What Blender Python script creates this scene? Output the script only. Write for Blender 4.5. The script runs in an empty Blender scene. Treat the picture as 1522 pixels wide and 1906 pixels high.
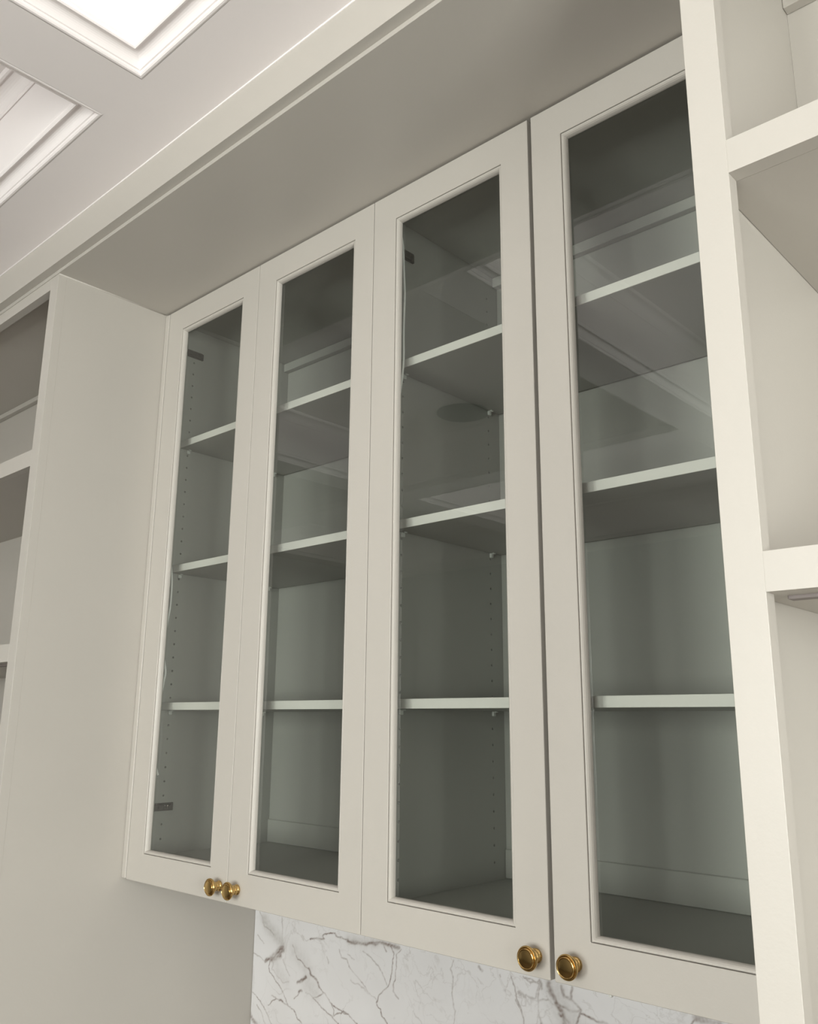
import bpy, bmesh, math
import numpy as np
from mathutils import Vector, Matrix

# ---------------------------------------------------------------- camera
S = bpy.context.scene
COL = S.collection
IMG_W, IMG_H, F = 1522, 1906, 1615.1731
CAM = np.array([1.1258, -1.1089, 1.7196])
YAW, PITCH, ROLL = 0.7449, 0.2374, 0.0082
_fw = np.array([-math.sin(YAW)*math.cos(PITCH), math.cos(YAW)*math.cos(PITCH), math.sin(PITCH)])
_r0 = np.array([math.cos(YAW), math.sin(YAW), 0.0])
_u0 = np.cross(_r0, _fw)
_r = math.cos(ROLL)*_r0 + math.sin(ROLL)*_u0
_u = -math.sin(ROLL)*_r0 + math.cos(ROLL)*_u0
cd = bpy.data.cameras.new('camera')
cd.sensor_fit = 'VERTICAL'
cd.sensor_height = 24.0
cd.lens = 24.0*F/IMG_H
cd.clip_start = 0.02
cam = bpy.data.objects.new('camera', cd)
COL.objects.link(cam)
m = Matrix.Identity(4)
for i in range(3):
    m[i][0], m[i][1], m[i][2], m[i][3] = _r[i], _u[i], -_fw[i], CAM[i]
cam.matrix_world = m
S.camera = cam

def on_plane(axis, val, px, py):
    """photo pixel -> world point on an axis-aligned plane"""
    d = (px-IMG_W/2)/F*_r - (py-IMG_H/2)/F*_u + _fw
    t = (val-CAM[axis])/d[axis]
    return CAM + t*d

# ---------------------------------------------------------------- world, daylight, exposure
S.view_settings.view_transform = 'Standard'
S.view_settings.look = 'None'
S.view_settings.gamma = 1.0
S.view_settings.use_curve_mapping = False
S.view_settings.exposure = 0.0
W = bpy.data.worlds.new('overcast_sky')
S.world = W
W.use_nodes = True
bg = W.node_tree.nodes['Background']
bg.inputs[0].default_value = (0.86, 0.93, 1.0, 1)
bg.inputs[1].default_value = 1.0

ROOM_L, ROOM_R, ROOM_F, ROOM_B = -3.66, 3.30, -3.95, 0.404
# windows: (name, wall, a0, a1, z0, z1)   wall 'front': a = x ; wall 'right': a = y
WINDOWS = [('window_1', 'front', -0.20, 0.90, 1.15, 2.30),
           ('window_2', 'front', 1.15, 2.25, 1.15, 2.30),
           ('window_3', 'right', -2.60, -0.55, 1.10, 2.25)]
WIN_POWER = {'window_1': 80, 'window_2': 76, 'window_3': 150}
for n, wall, a0, a1, z0, z1 in WINDOWS:
    ld = bpy.data.lights.new('daylight_' + n, 'AREA')
    ld.shape = 'RECTANGLE'
    ld.size, ld.size_y = a1-a0-0.1, z1-z0-0.1
    ld.energy = WIN_POWER[n]
    ld.color = (1.0, 0.985, 0.97)
    lo = bpy.data.objects.new('daylight_' + n, ld)
    COL.objects.link(lo)
    if wall == 'front':
        lo.location = ((a0+a1)/2, ROOM_F-0.14, (z0+z1)/2)
        lo.rotation_euler = (math.radians(90), 0, 0)
        lo.rotation_euler = (Vector((0, 1, 0))).to_track_quat('-Z', 'Z').to_euler()
    else:
        lo.location = (ROOM_R+0.14, (a0+a1)/2, (z0+z1)/2)
        lo.rotation_euler = (Vector((-1, 0, 0))).to_track_quat('-Z', 'Z').to_euler()

# ---------------------------------------------------------------- materials
def mat(name, col, rough=0.5, metal=0.0, bump=0.0, bscale=200.0, var=0.0, vscale=6.0, spec=0.5):
    M = bpy.data.materials.new(name)
    M.use_nodes = True
    nt = M.node_tree
    b = nt.nodes['Principled BSDF']
    b.inputs['Base Color'].default_value = (*col, 1)
    b.inputs['Roughness'].default_value = rough
    b.inputs['Metallic'].default_value = metal
    b.inputs['Specular IOR Level'].default_value = spec
    tc = nt.nodes.new('ShaderNodeTexCoord')
    if bump:
        nz = nt.nodes.new('ShaderNodeTexNoise')
        nz.inputs['Scale'].default_value = bscale
        nz.inputs['Detail'].default_value = 3
        bp = nt.nodes.new('ShaderNodeBump')
        bp.inputs['Strength'].default_value = bump
        bp.inputs['Distance'].default_value = 0.001
        nt.links.new(tc.outputs['Object'], nz.inputs['Vector'])
        nt.links.new(nz.outputs['Fac'], bp.inputs['Height'])
        nt.links.new(bp.outputs['Normal'], b.inputs['Normal'])
    if var:
        n2 = nt.nodes.new('ShaderNodeTexNoise')
        n2.inputs['Scale'].default_value = vscale
        n2.inputs['Detail'].default_value = 4
        mx = nt.nodes.new('ShaderNodeMix')
        mx.data_type = 'RGBA'
        mx.inputs['A'].default_value = (*[c*(1-var) for c in col], 1)
        mx.inputs['B'].default_value = (*[min(1, c*(1+var)) for c in col], 1)
        nt.links.new(tc.outputs['Object'], n2.inputs['Vector'])
        nt.links.new(n2.outputs['Fac'], mx.inputs['Factor'])
        nt.links.new(mx.outputs['Result'], b.inputs['Base Color'])
    return M

PAINT = (0.505, 0.477, 0.434)
M_PAINT = mat('cabinet_paint', PAINT, 0.42, bump=0.10, bscale=260, var=0.02)
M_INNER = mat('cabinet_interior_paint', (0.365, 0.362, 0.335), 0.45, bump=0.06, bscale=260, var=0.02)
M_EDGE = mat('brightened_edge_paint', (0.62, 0.605, 0.575), 0.42, bump=0.06, bscale=260, var=0.02)  # cabinet paint lightened so shelf edges look brighter lit behind the glass
M_CEIL = mat('ceiling_paint', (0.91, 0.86, 0.85), 0.6, bump=0.10, bscale=180, var=0.015)
M_WALL = mat('wall_paint', (0.66, 0.65, 0.62), 0.6, bump=0.10, bscale=180, var=0.02)
M_FRONT = mat('low_bounce_wall_paint', (0.42, 0.41, 0.395), 0.6, bump=0.10, bscale=180, var=0.02)  # dark tone invented for the unseen front wall, cuts bounce onto the soffit
M_BRASS = mat('aged_brass', (0.60, 0.41, 0.165), 0.15, 1.0, bump=0.05, bscale=400, var=0.12, vscale=90)
M_NICKEL = mat('dark_nickel', (0.16, 0.15, 0.14), 0.35, 0.9, var=0.1, vscale=60)
M_PIN = mat('clear_plastic_pin', (0.62, 0.63, 0.60), 0.12, 0.0, var=0.05, vscale=80)
M_CABLE = mat('white_cable_sheath', (0.92, 0.92, 0.90), 0.4, var=0.03, vscale=30)
M_STRIP = mat('brown_channel', (0.20, 0.17, 0.16), 0.5, var=0.08, vscale=50)
M_GRILLE = mat('dark_speaker_grille', (0.05, 0.05, 0.05), 0.7, var=0.2, vscale=300)

def glass_mat():
    M = bpy.data.materials.new('cabinet_glass')
    M.use_nodes = True
    nt = M.node_tree
    nt.nodes.clear()
    out = nt.nodes.new('ShaderNodeOutputMaterial')
    tr = nt.nodes.new('ShaderNodeBsdfTransparent')
    tr.inputs[0].default_value = (0.962, 0.978, 0.962, 1)
    gl = nt.nodes.new('ShaderNodeBsdfGlossy')
    gl.inputs['Roughness'].default_value = 0.0
    fr = nt.nodes.new('ShaderNodeFresnel')
    fr.inputs[0].default_value = 1.85
    ge = nt.nodes.new('ShaderNodeNewGeometry')
    inv = nt.nodes.new('ShaderNodeMath'); inv.operation = 'SUBTRACT'; inv.inputs[0].default_value = 1.0
    mu = nt.nodes.new('ShaderNodeMath'); mu.operation = 'MULTIPLY'
    mx = nt.nodes.new('ShaderNodeMixShader')
    nt.links.new(ge.outputs['Backfacing'], inv.inputs[1])
    nt.links.new(inv.outputs[0], mu.inputs[0])
    nt.links.new(fr.outputs[0], mu.inputs[1])
    nt.links.new(mu.outputs[0], mx.inputs[0])
    nt.links.new(tr.outputs[0], mx.inputs[1])
    nt.links.new(gl.outputs[0], mx.inputs[2])
    nt.links.new(mx.outputs[0], out.inputs[0])
    return M
M_GLASS = glass_mat()

def floor_mat():
    M = mat('dark_plank_floor', (0.50, 0.38, 0.26), 0.4)
    nt = M.node_tree
    b = nt.nodes['Principled BSDF']
    tc = nt.nodes.new('ShaderNodeTexCoord')
    br = nt.nodes.new('ShaderNodeTexBrick')
    br.inputs['Color1'].default_value = (0.14, 0.105, 0.08, 1)
    br.inputs['Color2'].default_value = (0.11, 0.085, 0.065, 1)
    br.inputs['Mortar'].default_value = (0.08, 0.06, 0.04, 1)
    br.inputs['Scale'].default_value = 1.0
    br.inputs['Mortar Size'].default_value = 0.002
    br.inputs['Brick Width'].default_value = 1.6
    br.inputs['Row Height'].default_value = 0.14
    nt.links.new(tc.outputs['Object'], br.inputs['Vector'])
    nt.links.new(br.outputs['Color'], b.inputs['Base Color'])
    return M
M_FLOOR = floor_mat()

# ---------------------------------------------------------------- helpers
def add_box(bm, x0, x1, y0, y1, z0, z1, bevel=0.0, seg=1):
    vs = [bm.verts.new((x, y, z)) for x in (x0, x1) for y in (y0, y1) for z in (z0, z1)]
    fs = []
    for q in ((0, 1, 3, 2), (4, 6, 7, 5), (0, 4, 5, 1), (2, 3, 7, 6), (0, 2, 6, 4), (1, 5, 7, 3)):
        fs.append(bm.faces.new([vs[i] for i in q]))
    if bevel:
        es = list({e for f in fs for e in f.edges})
        bmesh.ops.bevel(bm, geom=es, offset=bevel, segments=seg, affect='EDGES', profile=0.5)

def wloc(o):
    p = Vector((0, 0, 0))
    while o:
        p = p + o.location
        o = o.parent
    return p

def link(name, bm, material, parent=None, smooth=False):
    bmesh.ops.recalc_face_normals(bm, faces=bm.faces[:])
    cs = np.array([v.co[:] for v in bm.verts])
    c = Vector(((cs.min(0)+cs.max(0))/2).tolist())
    bmesh.ops.translate(bm, verts=bm.verts[:], vec=-c)
    me = bpy.data.meshes.new(name)
    bm.to_mesh(me)
    bm.free()
    me.materials.append(material)
    if smooth:
        for p in me.polygons:
            p.use_smooth = True
    o = bpy.data.objects.new(name, me)
    COL.objects.link(o)
    if parent:
        o.parent = parent
        o.location = c - wloc(parent)
    else:
        o.location = c
    return o

def box(name, b, material, parent=None, bevel=0.0012, seg=1):
    bm = bmesh.new()
    add_box(bm, *b, bevel=bevel, seg=seg)
    return link(name, bm, material, parent)

def struct(o, label=None):
    o['kind'] = 'structure'
    if label:
        o['label'] = label
    return o

def thing(name, label, cat, loc, group=None):
    o = bpy.data.objects.new(name, None)
    o.empty_display_size = 0.1
    COL.objects.link(o)
    o.location = loc
    o['label'] = label
    o['category'] = cat
    if group:
        o['group'] = group
    return o

def tag(o, label, cat):
    o['label'] = label
    o['category'] = cat
    return o

def ring_sweep(bm, x0, x1, y0, y1, prof, close_in=False):
    """sweep (inset, z) profile round a rectangle, mitred corners"""
    rows = []
    for d, z in prof:
        rows.append([bm.verts.new((x0+d, y0+d, z)), bm.verts.new((x1-d, y0+d, z)),
                     bm.verts.new((x1-d, y1-d, z)), bm.verts.new((x0+d, y1-d, z))])
    for a, b in zip(rows[:-1], rows[1:]):
        for i in range(4):
            j = (i+1) % 4
            bm.faces.new((a[i], a[j], b[j], b[i]))
    return rows

def lathe(bm, cx, cz, y0, prof, n=40):
    """profile (radius, y offset) turned round an axis parallel to y"""
    rows = []
    for r, dy in prof:
        if r < 1e-6:
            rows.append([bm.verts.new((cx, y0+dy, cz))])
        else:
            rows.append([bm.verts.new((cx+r*math.cos(2*math.pi*k/n), y0+dy, cz+r*math.sin(2*math.pi*k/n))) for k in range(n)])
    for a, b in zip(rows[:-1], rows[1:]):
        for i in range(n):
            j = (i+1) % n
            if len(a) == 1:
                bm.faces.new((a[0], b[i], b[j]))
            elif len(b) == 1:
                bm.faces.new((a[i], a[j], b[0]))
            else:
                bm.faces.new((a[i], a[j], b[j], b[i]))

def tube(bm, pts, r, n=8):
    P = [Vector(p) for p in pts]
    rows = []
    for i, p in enumerate(P):
        t = (P[min(i+1, len(P)-1)]-P[max(i-1, 0)]).normalized()
        a = t.cross(Vector((0, 1, 0)) if abs(t.y) < .9 else Vector((1, 0, 0))).normalized()
        b = t.cross(a).normalized()
        rows.append([bm.verts.new(p + a*r*math.cos(2*math.pi*k/n) + b*r*math.sin(2*math.pi*k/n)) for k in range(n)])
    for a, b in zip(rows[:-1], rows[1:]):
        for k in range(n):
            j = (k+1) % n
            bm.faces.new((a[k], a[j], b[j], b[k]))
    bm.faces.new(rows[0]); bm.faces.new(rows[-1])

def catmull(pts, sub=6):
    P = [np.array(p, float) for p in pts]
    P = [2*P[0]-P[1]] + P + [2*P[-1]-P[-2]]
    out = []
    for i in range(1, len(P)-2):
        for k in range(sub):
            t = k/sub
            out.append(0.5*((2*P[i]) + (-P[i-1]+P[i+1])*t + (2*P[i-1]-5*P[i]+4*P[i+1]-P[i+2])*t*t + (-P[i-1]+3*P[i]-3*P[i+1]+P[i+2])*t**3))
    out.append(P[-2])
    return out

# ---------------------------------------------------------------- key dimensions (metres)
ZB, ZT = 1.372, 2.7519            # door bottom, top
FACE = -0.2932                    # plane of the bookcase face frames
XL, XR = -0.7715, 0.7886          # recess between the bookcases
Z_SOF = 2.7559                    # soffit underside
Z_COR = 2.765                     # cornice underside
COR_Y = FACE-0.0217               # cornice face
Z_CEIL = 2.8518                   # underside of the ceiling beams
Z_PANEL = 3.075                   # coffer panels
WALL_Y = ROOM_B

# ---------------------------------------------------------------- room shell
struct(box('floor', (ROOM_L-.2, ROOM_R+.2, ROOM_F-.2, ROOM_B+.1, -0.08, 0.0), M_FLOOR, bevel=0), 'dark stained plank floor')
struct(box('wall_back', (ROOM_L-.2, ROOM_R+.2, ROOM_B, ROOM_B+.1, 0, 3.16), M_WALL, bevel=0), 'painted wall behind the cabinets')
struct(box('wall_left', (ROOM_L-.15, ROOM_L, ROOM_F, ROOM_B, 0, 3.16), M_WALL, bevel=0), 'plain painted side wall')

def wall_with_windows(name, wall, a_lo, a_hi, label):
    bm = bmesh.new()
    ws = sorted([w for w in WINDOWS if w[1] == wall], key=lambda w: w[2])
    def b(a0, a1, z0, z1):
        if wall == 'front':
            add_box(bm, a0, a1, ROOM_F-.15, ROOM_F, z0, z1)
        else:
            add_box(bm, ROOM_R, ROOM_R+.15, a0, a1, z0, z1)
    cur = a_lo
    for w in ws:
        b(cur, w[2], 0, 3.16)
        b(w[2], w[3], 0, w[4])
        b(w[2], w[3], w[5], 3.16)
        cur = w[3]
    b(cur, a_hi, 0, 3.16)
    return struct(link(name, bm, M_FRONT if wall == 'front' else M_WALL), label)
wall_with_windows('wall_front', 'front', ROOM_L-.15, ROOM_R+.15, 'painted wall with two tall windows facing the cabinets')
wall_with_windows('wall_right', 'right', ROOM_F, ROOM_B, 'painted side wall with a wide window')

for n, wall, a0, a1, z0, z1 in WINDOWS:
    def bb(u0, u1, d0, d1, w0, w1):
        if wall == 'front':
            return (u0, u1, ROOM_F-d1, ROOM_F-d0, w0, w1)
        return (ROOM_R+d0, ROOM_R+d1, u0, u1, w0, w1)
    bm = bmesh.new()
    t = 0.05
    for q in ((a0, a0+t, z0, z1), (a1-t, a1, z0, z1), (a0+t, a1-t, z0, z0+t), (a0+t, a1-t, z1-t, z1)):
        add_box(bm, *bb(q[0], q[1], 0.04, 0.10, q[2], q[3]), bevel=0.002)
    win = struct(link(n, bm, M_CEIL), 'white framed window')
    mid = (a0+a1)/2
    box('mullion', bb(mid-.02, mid+.02, 0.05, 0.09, z0+t, z1-t), M_CEIL, win)
    box('window_sill', bb(a0-.04, a1+.04, -0.05, 0.04, z0-.03, z0), M_CEIL, win, bevel=0.004)
    for p0, p1 in ((a0+t, mid-.02), (mid+.02, a1-t)):
        box('glass_pane', bb(p0, p1, 0.066, 0.072, z0+t, z1-t), M_GLASS, win, bevel=0)

# ceiling: beams, each coffer with its mouldings and panel
CX = [(-3.505, -1.965), (-1.830, -0.2915), (-0.1515, 1.387), (1.522, 3.06)]
CY = [(-1.990, -0.4500), (-3.665, -2.125)]
bm = bmesh.new()
xs = [ROOM_L] + [v for c in CX for v in c] + [ROOM_R]
ys = [ROOM_F] + [v for c in sorted(CY) for v in c] + [ROOM_B]
for i in range(0, len(ys), 2):      # long beams running along x
    add_box(bm, ROOM_L, ROOM_R, ys[i], ys[i+1], Z_CEIL, Z_CEIL+0.03)
for cy0, cy1 in CY:                 # cross beams
    for i in range(0, len(xs), 2):
        add_box(bm, xs[i], xs[i+1], cy0, cy1, Z_CEIL, Z_CEIL+0.03)
add_box(bm, ROOM_L-.1, ROOM_R+.1, ROOM_F-.1, ROOM_B+.1, 3.12, 3.16)
ceiling = struct(link('ceiling', bm, M_CEIL), 'white coffered ceiling with flat beams')

def arc(p0, p1, n, bulge):
    """curved run of profile points from p0 to p1, bulging sideways"""
    out = []
    dx, dz = p1[0]-p0[0], p1[1]-p0[1]
    for k in range(n+1):
        t = k/n
        s = math.sin(math.pi*t)*bulge
        out.append((p0[0]+dx*t - dz*s, p0[1]+dz*t + dx*s))
    return out
z = Z_CEIL
LIP = [(-0.0005, z), (0.0, z), (0.003, z-.0008), (0.0062, z-.0004), (0.0085, z+.0020), (0.0088, z+.0065), (0.0115, z+.0070)]
COVE = arc((0.0115, z+.0070), (0.0345, z+.0225), 8, 0.22)[1:]
BEAD = [(0.0345, z+.0195), (0.0375, z+.0188), (0.0398, z+.021), (0.0400, z+.0265), (0.0388, z+.0285), (0.0405, z+.0305), (0.0410, z+.036)]
CROWN = [(0.0412, 3.032), (0.0445, 3.030), (0.0465, 3.033), (0.0465, 3.037)] + arc((0.0475, 3.038), (0.078, 3.066), 8, 0.2) + [(0.078, 3.062), (0.083, 3.063), (0.085, 3.069), (0.085, 3.076)]
for cy0, cy1 in CY:
    for cx0, cx1 in CX:
        bm = bmesh.new()
        ring_sweep(bm, cx0, cx1, cy0, cy1, LIP + COVE + BEAD)
        link('lower_molding', bm, M_CEIL, ceiling)
        bm = bmesh.new()
        ring_sweep(bm, cx0, cx1, cy0, cy1, [(0.0408, z+.034), (0.0412, 3.034)])
        link('coffer_side', bm, M_CEIL, ceiling)
        bm = bmesh.new()
        ring_sweep(bm, cx0, cx1, cy0, cy1, CROWN)
        link('crown_molding', bm, M_CEIL, ceiling)
        box('coffer_panel', (cx0+.05, cx1-.05, cy0+.05, cy1-.05, Z_PANEL, Z_PANEL+.02), M_CEIL, ceiling, bevel=0)

# cornice board along the front of the built-ins and the soffit over the recess
bm = bmesh.new()
add_box(bm, ROOM_L+.003, ROOM_R-.003, COR_Y, FACE+.02, Z_COR, Z_CEIL+.0005, bevel=0.0004)
cornice = struct(link('trim_1', bm, M_PAINT), 'painted cornice board running under the ceiling')
bm = bmesh.new()
tube(bm, [(ROOM_L+.01, COR_Y, Z_CEIL-.0004), (0, COR_Y, Z_CEIL-.0004), (ROOM_R-.01, COR_Y, Z_CEIL-.0004)], 0.0019, 8)
link('caulk_bead', bm, M_CEIL, cornice, smooth=True)
bm = bmesh.new()
add_box(bm, XL-1.52, XL, FACE-.0022, FACE+.012, Z_SOF, Z_COR, bevel=0.0006)
add_box(bm, XR, XR+1.02, FACE-.0022, FACE+.012, Z_SOF, Z_COR, bevel=0.0006)
add_box(bm, XL, XR, FACE-.0022, WALL_Y-.001, Z_SOF, Z_COR, bevel=0.0006)
soffit = struct(link('trim_2', bm, M_PAINT), 'painted soffit over the recessed glass cabinets')
bm = bmesh.new()
tube(bm, [(XL, FACE+.001, Z_SOF), (XL, -.15, Z_SOF), (XL, -.002, Z_SOF)], 0.0022, 8)
link('caulk_bead', bm, M_PAINT, soffit, smooth=True)

# ---------------------------------------------------------------- bookcases
SHELF_Z = [(2.2837, 2.3231), (1.8400, 1.8787), (1.3960, 1.4355), (0.9500, 0.9895)]
def bookcase(side, label, Wd=1.0):
    """side=-1: recess panel at XL, unit runs to -x; side=+1: recess panel at XR, runs to +x"""
    xa = XL if side < 0 else XR
    t = thing('bookcase', label, 'bookcase', (xa+side*Wd/2, FACE+.17, 0))
    def B(a0, a1):
        v = (xa+side*a0, xa+side*a1)
        return (min(v), max(v))
    top = Z_SOF
    # sides: the one by the recess runs right back to the wall as an end panel
    box('side_panel', (*B(0, .0184), FACE+.0200, WALL_Y-.001, 0, top), M_PAINT, t, bevel=0)
    box('side_panel', (*B(Wd-.0184, Wd), FACE+.0205, .055, 0, top), M_PAINT, t)
    # face frame
    bm = bmesh.new(); add_box(bm, *B(0, .038), FACE, FACE+.020, 0, top, bevel=0.0003)
    link('stile', bm, M_PAINT, t)
    bm = bmesh.new(); add_box(bm, *B(Wd-.038, Wd), FACE, FACE+.020, 0, top, bevel=0.0012)
    link('stile', bm, M_PAINT, t)
    box('top_rail', (*B(.038, Wd-.038), FACE, FACE+.020, 2.726, top), M_PAINT, t, bevel=0.0004)
    box('back_panel', (*B(.0186, Wd-.0186), .045, .055, 0, top-.002), M_PAINT, t, bevel=0)
    box('top_panel', (*B(.0186, Wd-.0186), FACE+.0205, .0448, 2.7465, 2.754), M_PAINT, t, bevel=0)
    box('hanging_rail', (*B(.0186, Wd-.0186), .027, .0448, 2.7305, 2.7463), M_PAINT, t)
    for z0, z1 in SHELF_Z:
        sh = box('shelf', (*B(.0188, Wd-.0188), FACE+.0205, .0448, z0+.0002, z1-.0002), M_PAINT, t, bevel=0.0003)
        box('shelf_edging', (*B(.0380, Wd-.0380), FACE, FACE+.0203, z0, z1), M_PAINT, sh, bevel=0.0002)
        if z0 < 2.0:
            box('light_channel', (*B(.044, Wd-.044), FACE+.038, FACE+.052, z0-.0035, z0+.0018), M_STRIP, sh, bevel=0.0006)
    box('bottom_panel', (*B(.0188, Wd-.0188), FACE+.0205, .0448, .10, .118), M_PAINT, t)
    box('toe_board', (*B(.0384, Wd-.0384), FACE+.0005, FACE+.0203, 0, .118), M_PAINT, t)
    return t
bookcase(-1, 'built-in open bookcase whose plain end panel runs back to the marble', 1.5)
bookcase(+1, 'built-in open bookcase whose bright face frame overlaps a glass cabinet door')

# ---------------------------------------------------------------- marble backsplash
def marble():
    SY = 0.3842
    x0, x1, z0, z1 = XL+.0012, XR-.0012, 0.92, 1.3975
    gx = np.concatenate([np.arange(x0, 0.60, 0.0016), np.arange(0.60, x1, 0.01), [x1]])
    gz = np.concatenate([np.arange(z0, 0.97, 0.01), np.arange(0.97, 1.285, 0.0016), np.arange(1.285, z1, 0.01), [z1]])
    X, Z = np.meshgrid(gx, gz)
    vein = np.zeros_like(X)
    haze = np.zeros_like(X)
    rng = np.random.default_rng(4)
    # smooth noise that bends the veins a little
    def noise(sc, seed):
        r = np.random.default_rng(seed)
        out = np.zeros_like(X)
        for _ in range(14):
            a = r.uniform(0, 2*math.pi); k = sc*r.uniform(.5, 1.6)
            out += np.sin(k*(math.cos(a)*X+math.sin(a)*Z)+r.uniform(0, 6.28))
        return out/math.sqrt(14)
    nx = noise(160, 1)*.0011 + noise(420, 5)*.0007
    nz = noise(160, 2)*.0011 + noise(420, 6)*.0007
    wv = 1 + .35*noise(120, 3)
    XX, ZZ = X+nx, Z+nz
    R1 = (460, 1690, 300/1522); R2 = (720, 1730, 300/1522); R3 = (960, 1800, 460/1522)
    def line(R, pts, w, d, field=0):
        P = []
        for (a, b) in pts:
            q = on_plane(1, SY, R[0]+a*R[2], R[1]+b*R[2])
            P.append((q[0], q[2]))
        hw = max(w*R[2]*0.00185*0.5, 0.0014)
        for (ax, az), (bx, bz) in zip(P[:-1], P[1:]):
            ex, ez = bx-ax, bz-az
            L = ex*ex+ez*ez+1e-12
            t = np.clip(((XX-ax)*ex+(ZZ-az)*ez)/L, 0, 1)
            dist = np.hypot(XX-ax-t*ex, ZZ-az-t*ez)
            if field == 0:
                v = min(1.0, d*1.4)*np.clip(wv, .45, 1.3)*np.exp(-(dist/hw)**2.6)
                np.maximum(vein, v, out=vein)
            else:
                v = d*np.exp(-(dist/hw)**2)
                np.maximum(haze, v, out=haze)
    A = line
    A(R1, [(175, 492), (240, 475)], 22, .75)
    A(R1, [(230, 478), (270, 440), (300, 405), (335, 380)], 42, .75)
    A(R1, [(240, 470), (310, 445)], 40, .7)
    A(R1, [(215, 500), (206, 545), (215, 600), (255, 665), (305, 740), (350, 820), (370, 890), (385, 930), (440, 970), (470, 1040), (520, 1096)], 6, .55)
    A(R1, [(160, 100), (200, 180), (260, 250), (325, 330)], 80, .75, 1)
    A(R1, [(120, 40), (150, 110), (165, 170), (215, 205), (250, 250)], 6, .40)
    A(R1, [(330, 90), (330, 260), (345, 360)], 4, .28)
    A(R1, [(430, 350), (450, 420), (480, 480), (530, 530), (580, 580), (600, 630), (650, 670), (680, 740), (740, 820), (790, 900), (850, 950), (940, 1000), (1040, 1096)], 7, .55)
    A(R1, [(580, 570), (600, 630), (650, 670), (685, 750)], 15, .65)
    A(R1, [(470, 705), (520, 680), (555, 650)], 18, .75)
    A(R1, [(440, 400), (520, 500), (580, 600), (560, 720), (640, 800)], 110, .42, 1)
    A(R1, [(490, 795), (515, 785)], 14, .6)
    A(R1, [(440, 850), (500, 800)], 5, .4)
    A(R1, [(620, 850), (700, 940), (800, 1030), (860, 1096)], 7, .55)
    A(R1, [(810, 1030), (822, 965), (790, 900)], 6, .5)
    A(R1, [(820, 1020), (850, 992), (885, 995), (910, 965), (945, 1005)], 9, .6)
    A(R1, [(595, 292), (640, 285), (730, 297), (712, 262), (760, 240), (830, 240), (840, 272), (900, 280), (950, 310)], 10, .65)
    A(R1, [(950, 312), (1000, 318), (1060, 335), (1130, 345), (1180, 330), (1230, 335), (1280, 330), (1350, 352), (1430, 370)], 18, .62)
    A(R1, [(960, 300), (1100, 320), (1290, 320), (1400, 360)], 60, .55, 1)
    A(R1, [(1280, 335), (1310, 410)], 9, .55)
    A(R1, [(1350, 352), (1388, 430), (1375, 500), (1360, 620), (1335, 740), (1240, 830), (1220, 890), (1232, 925), (1258, 960), (1270, 1020), (1320, 1090)], 8, .65)
    A(R1, [(1450, 385), (1412, 440), (1410, 560), (1395, 680), (1380, 700), (1380, 790), (1430, 860)], 6, .42)
    A(R1, [(870, 400), (890, 470), (940, 490), (960, 550), (1030, 640), (1100, 740), (1160, 810), (1215, 860)], 5, .38)
    A(R1, [(1090, 400), (1150, 450), (1240, 550), (1290, 650), (1320, 730)], 5, .42)
    A(R1, [(975, 680), (1060, 730), (1150, 810)], 4, .28)
    A(R1, [(60, 420), (110, 455), (160, 492)], 5, .4)
    A(R1, [(100, 250), (130, 300), (160, 345)], 5, .35)
    A(R1, [(50, 790), (110, 860), (150, 930), (190, 1010), (230, 1096)], 7, .55)
    A(R1, [(90, 915), (135, 985), (170, 1096)], 5, .4)
    A(R1, [(195, 915), (235, 890), (275, 855)], 8, .65)
    A(R1, [(300, 868), (342, 890)], 13, .65)
    A(R1, [(342, 888), (385, 925)], 5, .4)
    A(R1, [(230, 820), (290, 862)], 4, .4)
    A(R1, [(30, 1000), (50, 1050), (85, 1096)], 30, .45)
    A(R1, [(245, 500), (235, 580), (290, 640), (340, 700), (390, 700)], 4, .25)
    A(R1, [(340, 490), (370, 580), (400, 640)], 4, .22)
    A(R1, [(260, 520), (300, 620), (360, 690)], 80, .3, 1)
    A(R1, [(550, 800), (620, 850), (690, 830), (720, 800)], 5, .38)
    A(R1, [(60, 560), (60, 700), (40, 830)], 16, .3, 1)
    A(R1, [(750, 460), (765, 520)], 6, .3)
    A(R1, [(950, 440), (1010, 492)], 5, .3)
    A(R2, [(630, 275), (600, 380), (625, 440), (615, 600), (630, 720), (650, 780), (625, 890)], 6, .32)
    A(R2, [(870, 345), (905, 395)], 14, .40)
    A(R2, [(1066, 430), (1070, 445)], 12, .42)
    A(R2, [(1105, 570), (1120, 578)], 8, .3)
    A(R2, [(1165, 430), (1200, 540), (1230, 650), (1270, 760), (1295, 893)], 8, .42)
    A(R2, [(1290, 440), (1350, 505), (1410, 490), (1440, 470)], 9, .42)
    A(R2, [(1440, 490), (1455, 545)], 22, .42)
    A(R2, [(1440, 545), (1420, 680), (1440, 790), (1455, 893)], 10, .45)
    A(R2, [(1250, 610), (1310, 632)], 18, .3)
    A(R2, [(1330, 630), (1400, 680), (1520, 660)], 7, .35)
    A(R2, [(250, 780), (330, 893)], 5, .18)
    A(R3, [(200, 95), (215, 160), (250, 220), (290, 290), (300, 351)], 18, .5)
    A(R3, [(275, 115), (300, 180), (340, 196), (345, 130)], 9, .5)
    A(R3, [(345, 125), (347, 195), (400, 265), (370, 351)], 7, .6)
    A(R3, [(250, 220), (330, 272), (400, 265)], 9, .5)
    A(R3, [(270, 290), (322, 345)], 14, .5)
    A(R3, [(400, 287), (440, 300), (500, 330), (560, 351), (640, 420)], 8, .55)
    A(R3, [(1105, 310), (1080, 360), (1060, 420)], 6, .5)
    A(R3, [(1110, 315), (1240, 350), (1330, 420)], 24, .5)
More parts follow.
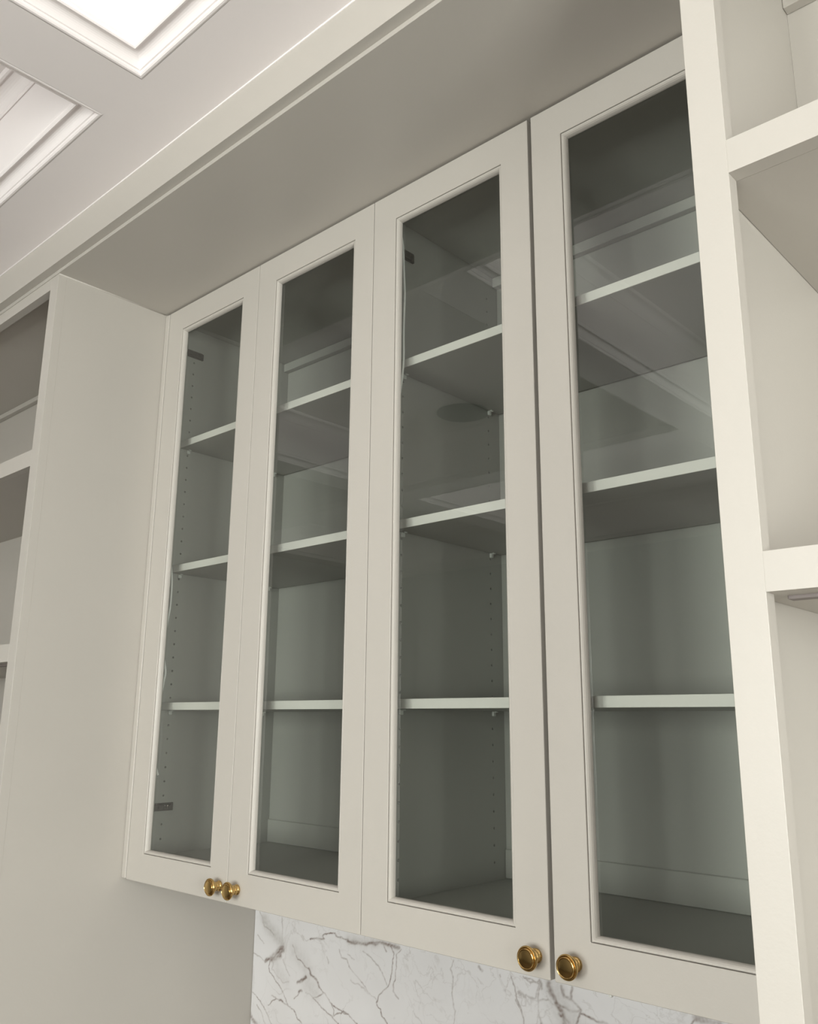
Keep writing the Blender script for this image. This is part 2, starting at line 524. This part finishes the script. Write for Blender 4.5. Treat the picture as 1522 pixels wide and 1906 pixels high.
    A(R3, [(230, 120), (280, 230), (330, 351)], 110, .6, 1)
    A(R3, [(60, 60), (140, 100), (120, 200), (60, 170)], 6, .35)
    A(R3, [(0, 195), (40, 290), (50, 351)], 6, .4)
    A(R3, [(130, 210), (150, 300), (160, 351)], 6, .35)
    vein = np.clip(vein*(0.85+.18*noise(700, 9)), 0, 1)
    nV = X.size
    co = np.stack([X.ravel(), np.full(nV, SY), Z.ravel()], 1)
    ny_, nx_ = X.shape
    idx = np.arange(nV).reshape(ny_, nx_)
    faces = np.stack([idx[:-1, :-1], idx[:-1, 1:], idx[1:, 1:], idx[1:, :-1]], -1).reshape(-1, 4)
    # back corners and sides close the slab
    bk = np.array([[x0, WALL_Y-.0006, z0], [x1, WALL_Y-.0006, z0], [x1, WALL_Y-.0006, z1], [x0, WALL_Y-.0006, z1]])
    verts = np.concatenate([co, bk])
    fl = faces.tolist()
    b0 = nV
    fl.append([b0, b0+3, b0+2, b0+1])
    fl.append(idx[0, ::-1].tolist()+[b0, b0+1])
    fl.append(idx[-1, :].tolist()+[b0+2, b0+3])
    fl.append(idx[:, 0].tolist()+[b0+3, b0])
    fl.append(idx[::-1, -1].tolist()+[b0+1, b0+2])
    c = np.array([(x0+x1)/2, SY, z0])
    me = bpy.data.meshes.new('backsplash')
    me.from_pydata((verts-c).tolist(), [], fl)
    for nm, arr in (('vein', vein), ('haze', haze)):
        at = me.attributes.new(nm, 'FLOAT', 'POINT')
        at.data.foreach_set('value', np.concatenate([arr.ravel(), np.zeros(4)]).astype(np.float32))
    M = bpy.data.materials.new('veined_marble')
    M.use_nodes = True
    nt = M.node_tree
    b = nt.nodes['Principled BSDF']
    b.inputs['Roughness'].default_value = 0.22
    tc = nt.nodes.new('ShaderNodeTexCoord')
    n1 = nt.nodes.new('ShaderNodeTexNoise'); n1.inputs['Scale'].default_value = 7; n1.inputs['Detail'].default_value = 6
    n2 = nt.nodes.new('ShaderNodeTexNoise'); n2.inputs['Scale'].default_value = 90; n2.inputs['Detail'].default_value = 5
    nt.links.new(tc.outputs['Object'], n1.inputs['Vector'])
    nt.links.new(tc.outputs['Object'], n2.inputs['Vector'])
    def mix(a, bcol, fac):
        mx = nt.nodes.new('ShaderNodeMix'); mx.data_type = 'RGBA'
        for s, v in (('A', a), ('B', bcol)):
            if isinstance(v, tuple):
                mx.inputs[s].default_value = (*v, 1)
            else:
                nt.links.new(v, mx.inputs[s])
        nt.links.new(fac, mx.inputs['Factor'])
        return mx.outputs['Result']
    base = mix((0.68, 0.665, 0.665), (0.78, 0.775, 0.785), n1.outputs['Fac'])
    ah = nt.nodes.new('ShaderNodeAttribute'); ah.attribute_name = 'haze'
    mh = nt.nodes.new('ShaderNodeMath'); mh.operation = 'MULTIPLY'
    nt.links.new(ah.outputs['Fac'], mh.inputs[0]); nt.links.new(n2.outputs['Fac'], mh.inputs[1])
    base = mix(base, (0.30, 0.28, 0.255), mh.outputs[0])
    # faint hairline veins between the main ones, coming and going
    def mathn(op, a, b=None, clamp=False):
        n = nt.nodes.new('ShaderNodeMath'); n.operation = op; n.use_clamp = clamp
        for i_, v in enumerate((a, b)):
            if v is None:
                continue
            if isinstance(v, float):
                n.inputs[i_].default_value = v
            else:
                nt.links.new(v, n.inputs[i_])
        return n.outputs[0]
    for sc, seed, amt in ((9.0, 0.0, 0.34), (17.0, 3.7, 0.26)):
        n3 = nt.nodes.new('ShaderNodeTexNoise'); n3.noise_dimensions = '4D'
        n3.inputs['Scale'].default_value = sc; n3.inputs['Detail'].default_value = 7; n3.inputs['W'].default_value = seed
        n3.inputs['Distortion'].default_value = 0.8
        n4 = nt.nodes.new('ShaderNodeTexNoise'); n4.noise_dimensions = '4D'
        n4.inputs['Scale'].default_value = 5.0; n4.inputs['W'].default_value = seed+9.0
        for n_ in (n3, n4):
            nt.links.new(tc.outputs['Object'], n_.inputs['Vector'])
        line_ = mathn('SUBTRACT', 1.0, mathn('MULTIPLY', mathn('ABSOLUTE', mathn('SUBTRACT', n3.outputs['Fac'], 0.5)), 70.0), True)
        mask_ = mathn('MULTIPLY', mathn('SUBTRACT', n4.outputs['Fac'], 0.46), 6.0, True)
        base = mix(base, (0.34, 0.30, 0.28), mathn('MULTIPLY', mathn('MULTIPLY', line_, mask_), amt))
    av = nt.nodes.new('ShaderNodeAttribute'); av.attribute_name = 'vein'
    base = mix(base, (0.235, 0.19, 0.17), av.outputs['Fac'])
    nt.links.new(base, b.inputs['Base Color'])
    me.materials.append(M)
    o = bpy.data.objects.new('backsplash', me)
    COL.objects.link(o)
    o.location = c.tolist()
    tag(o, 'white marble backsplash with brown-grey veins under the glass cabinets', 'backsplash')
marble()

# ---------------------------------------------------------------- glass-fronted wall cabinets
SIDE_T = 0.016
Z_IN0, Z_IN1 = 1.418, 2.728
BACK_Y = 0.391
BOX_Y0 = 0.0215
SH_Y = 0.050
SHELVES = [(2.394, 2.411), (2.072, 2.089), (1.7425, 1.7595)]
HOLE_Z = [1.4515+0.032*k for k in range(39)]
HOLE_Y = (0.074, 0.352)

def holed_panel(name, x_in, x_out, parent, facing):
    """cabinet side whose inner face (at x_in) has real 5 mm shelf-pin holes"""
    bm = bmesh.new()
    z0, z1 = 1.400, 2.746
    y0, y1 = BOX_Y0, BACK_Y+.006
    hw = 0.008
    ycuts = [y0]
    for hy in HOLE_Y:
        ycuts += [hy-hw, hy+hw]
    ycuts.append(y1)
    zc = [z0] + [z for hz in HOLE_Z for z in (hz-hw, hz+hw)] + [z1]
    cache = {}
    def V(y, z, x=x_in):
        k = (round(x, 5), round(y, 5), round(z, 5))
        if k not in cache:
            cache[k] = bm.verts.new((x, y, z))
        return cache[k]
    for i in range(len(ycuts)-1):
        ya, yb = ycuts[i], ycuts[i+1]
        for j in range(len(zc)-1):
            za, zb = zc[j], zc[j+1]
            if i % 2 == 1 and j % 2 == 1:
                cy, cz_ = (ya+yb)/2, (za+zb)/2
                corners = [V(ya, za), V(yb, za), V(yb, zb), V(ya, zb)]
                n = 8
                ring = [(cy+.0027*math.cos(2*math.pi*(k+.5)/n - math.pi*.75 - math.pi/8), cz_+.0027*math.sin(2*math.pi*(k+.5)/n - math.pi*.75 - math.pi/8)) for k in range(n)]
                # ring[0] lies towards corner 0 (-y,-z), two ring verts per side
                r0 = [bm.verts.new((x_in, a, b)) for a, b in ring]
                dx = -facing*.010
                r1 = [bm.verts.new((x_in+dx, a, b)) for a, b in ring]
                for k in range(4):
                    a = corners[k]; b = corners[(k+1) % 4]
                    bm.faces.new((a, b, r0[(2*k+2) % n], r0[2*k+1], r0[2*k]))
                for k in range(n):
                    bm.faces.new((r0[k], r0[(k+1) % n], r1[(k+1) % n], r1[k]))
                bm.faces.new(r1)
            else:
                bm.faces.new((V(ya, za), V(yb, za), V(yb, zb), V(ya, zb)))
    # remaining faces of the board
    o = [bm.verts.new((x_out, y, z)) for y, z in ((y0, z0), (y1, z0), (y1, z1), (y0, z1))]
    bm.faces.new(o)
    bm.faces.new([V(y0, z) for z in zc] + [o[3], o[0]])
    bm.faces.new([V(y1, z) for z in zc] + [o[2], o[1]])
    bm.faces.new([V(y, z0) for y in ycuts] + [o[1], o[0]])
    bm.faces.new([V(y, z1) for y in ycuts] + [o[2], o[3]])
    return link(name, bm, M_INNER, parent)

KNOB = [(0, 0), (.0098, 0), (.0100, -.0022), (.0092, -.0034), (.0082, -.0042), (.0080, -.0062), (.0088, -.0072), (.0088, -.0088), (.0078, -.0098),
        (.0076, -.0135), (.0090, -.0165), (.0130, -.0186), (.0156, -.0200), (.0165, -.0216), (.0167, -.0232), (.0162, -.0247), (.0152, -.0255), (.0144, -.0253),
        (.0140, -.0248), (.0138, -.0262), (.0133, -.0272), (.0126, -.0275), (.0120, -.0271), (.0117, -.0264), (.0114, -.0270), (.0080, -.0275), (.0040, -.0278), (0, -.0279)]

def make_door(parent, x0, x1, g0, g1, knob_x, hinge_side, hinge_in, short=False):
    gt, gb = 2.691, 1.4313
    T = 0.020
    # one painted frame: stiles and rails in a single skin
    bm = bmesh.new()
    gxs, gzs = (x0, g0, g1, x1), (ZB, gb, gt, ZT)
    vf = [[[bm.verts.new((x, y, zz)) for zz in gzs] for x in gxs] for y in (0, T)]
    cells = [(i, j) for i in range(3) for j in range(3) if (i, j) != (1, 1)]
    for i, j in cells:
        for y in (0, 1):
            q = vf[y]
            bm.faces.new((q[i][j], q[i+1][j], q[i+1][j+1], q[i][j+1]))
    def wallq(a, c):
        bm.faces.new((vf[0][a[0]][a[1]], vf[0][c[0]][c[1]], vf[1][c[0]][c[1]], vf[1][a[0]][a[1]]))
    for k in range(3):
        wallq((k, 0), (k+1, 0)); wallq((k, 3), (k+1, 3)); wallq((0, k), (0, k+1)); wallq((3, k), (3, k+1))
    wallq((1, 1), (2, 1)); wallq((1, 2), (2, 2)); wallq((1, 1), (1, 2)); wallq((2, 1), (2, 2))
    bmesh.ops.recalc_face_normals(bm, faces=bm.faces[:])
    es = [e for e in bm.edges if len(e.link_faces) == 2 and e.calc_face_angle(0) > 1.0]
    bmesh.ops.bevel(bm, geom=es, offset=0.0008, segments=1, affect='EDGES', profile=0.5)
    d = link('door', bm, M_PAINT, parent)
    # glazing beads, mitred; a fine groove is left against the frame
    w, dp, gr = 0.0075, 0.0100, 0.0009
    prof = [(gr, .0125), (gr, .0020), (gr+.0012, .0012), (gr+.0030, .0014), (gr+.0050, .0032), (gr+.0064, .0060), (gr+w-.0004, dp-.0006), (gr+w-.0004, .0125)]
    def bead(side):
        bm = bmesh.new()
        rows = []
        for i_, y in prof:
            if side == 'top':
                rows.append((bm.verts.new((g0+i_, y, gt-i_)), bm.verts.new((g1-i_, y, gt-i_))))
            elif side == 'bottom':
                rows.append((bm.verts.new((g0+i_, y, gb+i_)), bm.verts.new((g1-i_, y, gb+i_))))
            elif side == 'l':
                rows.append((bm.verts.new((g0+i_, y, gb+i_)), bm.verts.new((g0+i_, y, gt-i_))))
            else:
                rows.append((bm.verts.new((g1-i_, y, gb+i_)), bm.verts.new((g1-i_, y, gt-i_))))
        for k in range(len(rows)):
            a, b = rows[k], rows[(k+1) % len(rows)]
            bm.faces.new((a[0], a[1], b[1], b[0]))
        bm.faces.new([r[0] for r in rows]); bm.faces.new([r[1] for r in rows])
        link('glazing_bead', bm, M_PAINT, d)
    for s in ('top', 'bottom', 'l', 'r'):
        bead(s)
    box('glass_pane', (g0+.0006, g1-.0006, .0128, .0158, gb+.0006, gt-.0006), M_GLASS, d, bevel=0)
    bm = bmesh.new()
    lathe(bm, knob_x, 1.4005, 0.0, KNOB)
    bmesh.ops.recalc_face_normals(bm, faces=bm.faces[:])
    for e in bm.edges:
        if len(e.link_faces) == 2 and e.calc_face_angle(0) > 0.62:
            e.smooth = False
    k = link('knob', bm, M_BRASS, d, smooth=True)
    k['label'] = 'round aged brass knob with stepped rim'
    if x0 > .3:      # little clear bumper peeping out under the door
        bm = bmesh.new()
        add_box(bm, .4640, .4690, .006, .012, ZB-.005, ZB+.0002, bevel=.0018, seg=2)
        link('bumper', bm, M_PIN, d)
    # concealed hinges: cup on the door back, arm, mounting plate on the cabinet side
    s = 1 if hinge_side == 'l' else -1
    for hz in (1.5225, 2.657):
        bm = bmesh.new()
        xi = hinge_in
        def hb(a0, a1, y0, y1, z0, z1, bv=0.0008):
            v = sorted((xi+s*a0, xi+s*a1))
            add_box(bm, v[0], v[1], y0, y1, z0, z1, bevel=bv)
        if short and hz < 2:      # plate sits forward, mostly behind the stile
            hb(.0003, .0055, .030, .058, hz-.0088, hz+.0088)
            hb(.0060, .0300, .0215, .036, hz-.0100, hz+.0100, .003)
            link('hinge', bm, M_NICKEL, d)
            continue
        hb(.0003, .0055, .052, .099, hz-.0088, hz+.0088)
        hb(.0050, .0125, .034, .091, hz-.0066, hz+.0066, .0015)
        hb(.0060, .0300, .0215, .036, hz-.0100, hz+.0100, .003)
        hb(.0105, .0140, .058, .066, hz-.003, hz+.003)
        hb(.0105, .0140, .078, .086, hz-.004, hz+.004)
        link('hinge', bm, M_NICKEL, d)
    return d

def make_cabinet(label, xa, xb, doors, filler):
    t = thing('wall_cabinet', label, 'cabinet', ((xa+xb)/2, 0.2, 1.372))
    ia, ib = xa+SIDE_T, xb-SIDE_T
    holed_panel('side_panel', ia, xa, t, +1)
    holed_panel('side_panel', ib, xb, t, -1)
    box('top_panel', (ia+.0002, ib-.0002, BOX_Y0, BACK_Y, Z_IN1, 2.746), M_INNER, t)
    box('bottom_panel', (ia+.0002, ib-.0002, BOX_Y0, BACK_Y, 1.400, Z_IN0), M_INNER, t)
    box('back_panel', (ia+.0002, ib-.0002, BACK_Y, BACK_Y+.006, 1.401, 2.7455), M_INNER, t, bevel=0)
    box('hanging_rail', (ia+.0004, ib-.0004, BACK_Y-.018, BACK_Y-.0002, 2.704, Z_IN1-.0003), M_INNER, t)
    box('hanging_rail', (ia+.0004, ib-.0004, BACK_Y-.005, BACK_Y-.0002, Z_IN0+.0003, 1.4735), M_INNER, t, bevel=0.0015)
    fx0, fx1 = filler
    box('filler_strip', (fx0, fx1, -.0015, .0200, ZB+.001, ZT-.0005), M_PAINT, t, bevel=0.0022, seg=3)
    for z0, z1 in SHELVES:
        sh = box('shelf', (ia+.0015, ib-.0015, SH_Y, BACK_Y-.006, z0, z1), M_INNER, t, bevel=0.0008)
        box('edge_band', (ia+.0015, ib-.0015, SH_Y-.0012, SH_Y-.0001, z0, z1), M_EDGE, sh, bevel=0.0003)
        for sx, fac in ((ia, 1), (ib, -1)):
            for hy in HOLE_Y:
                bm = bmesh.new()
                v = sorted((sx+fac*.0003, sx+fac*.0062))
                add_box(bm, v[0], v[1], hy-.0045, hy+.0045, z0-.0105, z0-.0004, bevel=0.0018, seg=2)
                v = sorted((sx+fac*.0062, sx+fac*.0120))
                add_box(bm, v[0], v[1], hy-.0040, hy+.0040, z0-.0030, z0-.0004, bevel=0.0008)
                link('shelf_pin', bm, M_PIN, sh)
    for dd in doors:
        make_door(t, *dd, hinge_in=(ia if dd[5] == 'l' else ib), short=(xa > -.1))
    return t

CA0, CA1, CB0, CB1 = -0.7565, -0.0004, 0.0004, 0.7705
make_cabinet('wall cabinet with two glass doors shut tight together, beside the plain end panel', CA0, CA1,
             [(-0.7513, -0.3762, -0.6885, -0.4336, -0.4003, 'l'),
              (-0.3748, -0.0007, -0.3130, -0.0551, -0.3427, 'r')], (XL+.0006, -0.7530))
make_cabinet('wall cabinet with two glass doors and a dark gap between them', CB0, CB1,
             [(0.0007, 0.3772, 0.0605, 0.3191, 0.3550, 'l'),
              (0.3848, 0.7600, 0.4437, 0.7010, 0.4197, 'r')], (0.7620, XR-.0006))

# ---------------------------------------------------------------- small things
def cable(px_pts, y, label, r=0.0022):
    pts = [on_plane(1, y + dy, a, b) for a, b, dy in px_pts]
    bm = bmesh.new()
    tube(bm, catmull(pts, 6), r, 8)
    o = link('cable', bm, M_CABLE, None, smooth=True)
    return tag(o, label, 'cable')
cable([(747, 440, 0), (750, 460, .002), (751, 490, .003), (753, 540, .003), (752.5, 570, .002), (751, 620, .003), (751, 665, .004), (748.5, 700, .002), (744.5, 730, 0), (741, 760, -.002)],
      .036, 'thin white cable hanging in front of the topmost shelf, in the cabinet with gapped doors')
cable([(322, 1000, 0), (318, 1040, .0), (320, 1078, .003), (318.5, 1110, .003), (316, 1135, .002), (309.6, 1169, 0), (305, 1200, -.001), (305, 1222, .0), (308, 1250, .003), (305, 1268, .002), (300, 1295, 0), (295, 1330, -.003), (287, 1390, -.004), (288.5, 1419, -.001), (294, 1443, .004)],
      .036, 'long thin white cable trailing past lower shelves beside the plain end panel')

# dark round speaker recessed in a coffer panel (the cabinet glass mirrors it)
bm = bmesh.new()
sx, sy, n = -1.20, -1.74, 48
ro = []
for r, zz in ((0.118, Z_PANEL-.0004), (0.118, Z_PANEL-.004), (0.108, Z_PANEL-.007), (0.104, Z_PANEL-.005), (0.05, Z_PANEL-.007), (0.0, Z_PANEL-.0075)):
    ro.append([bm.verts.new((sx+max(r, .0005)*math.cos(2*math.pi*k/n), sy+max(r, .0005)*math.sin(2*math.pi*k/n), zz)) for k in range(n)])
for a, b in zip(ro[:-1], ro[1:]):
    for k in range(n):
        bm.faces.new((a[k], a[(k+1) % n], b[(k+1) % n], b[k]))
bm.faces.new(ro[0]); bm.faces.new(ro[-1])
tag(link('ceiling_speaker', bm, M_GRILLE), 'dark round disc set in a ceiling coffer, mirrored in cabinet glass', 'speaker')
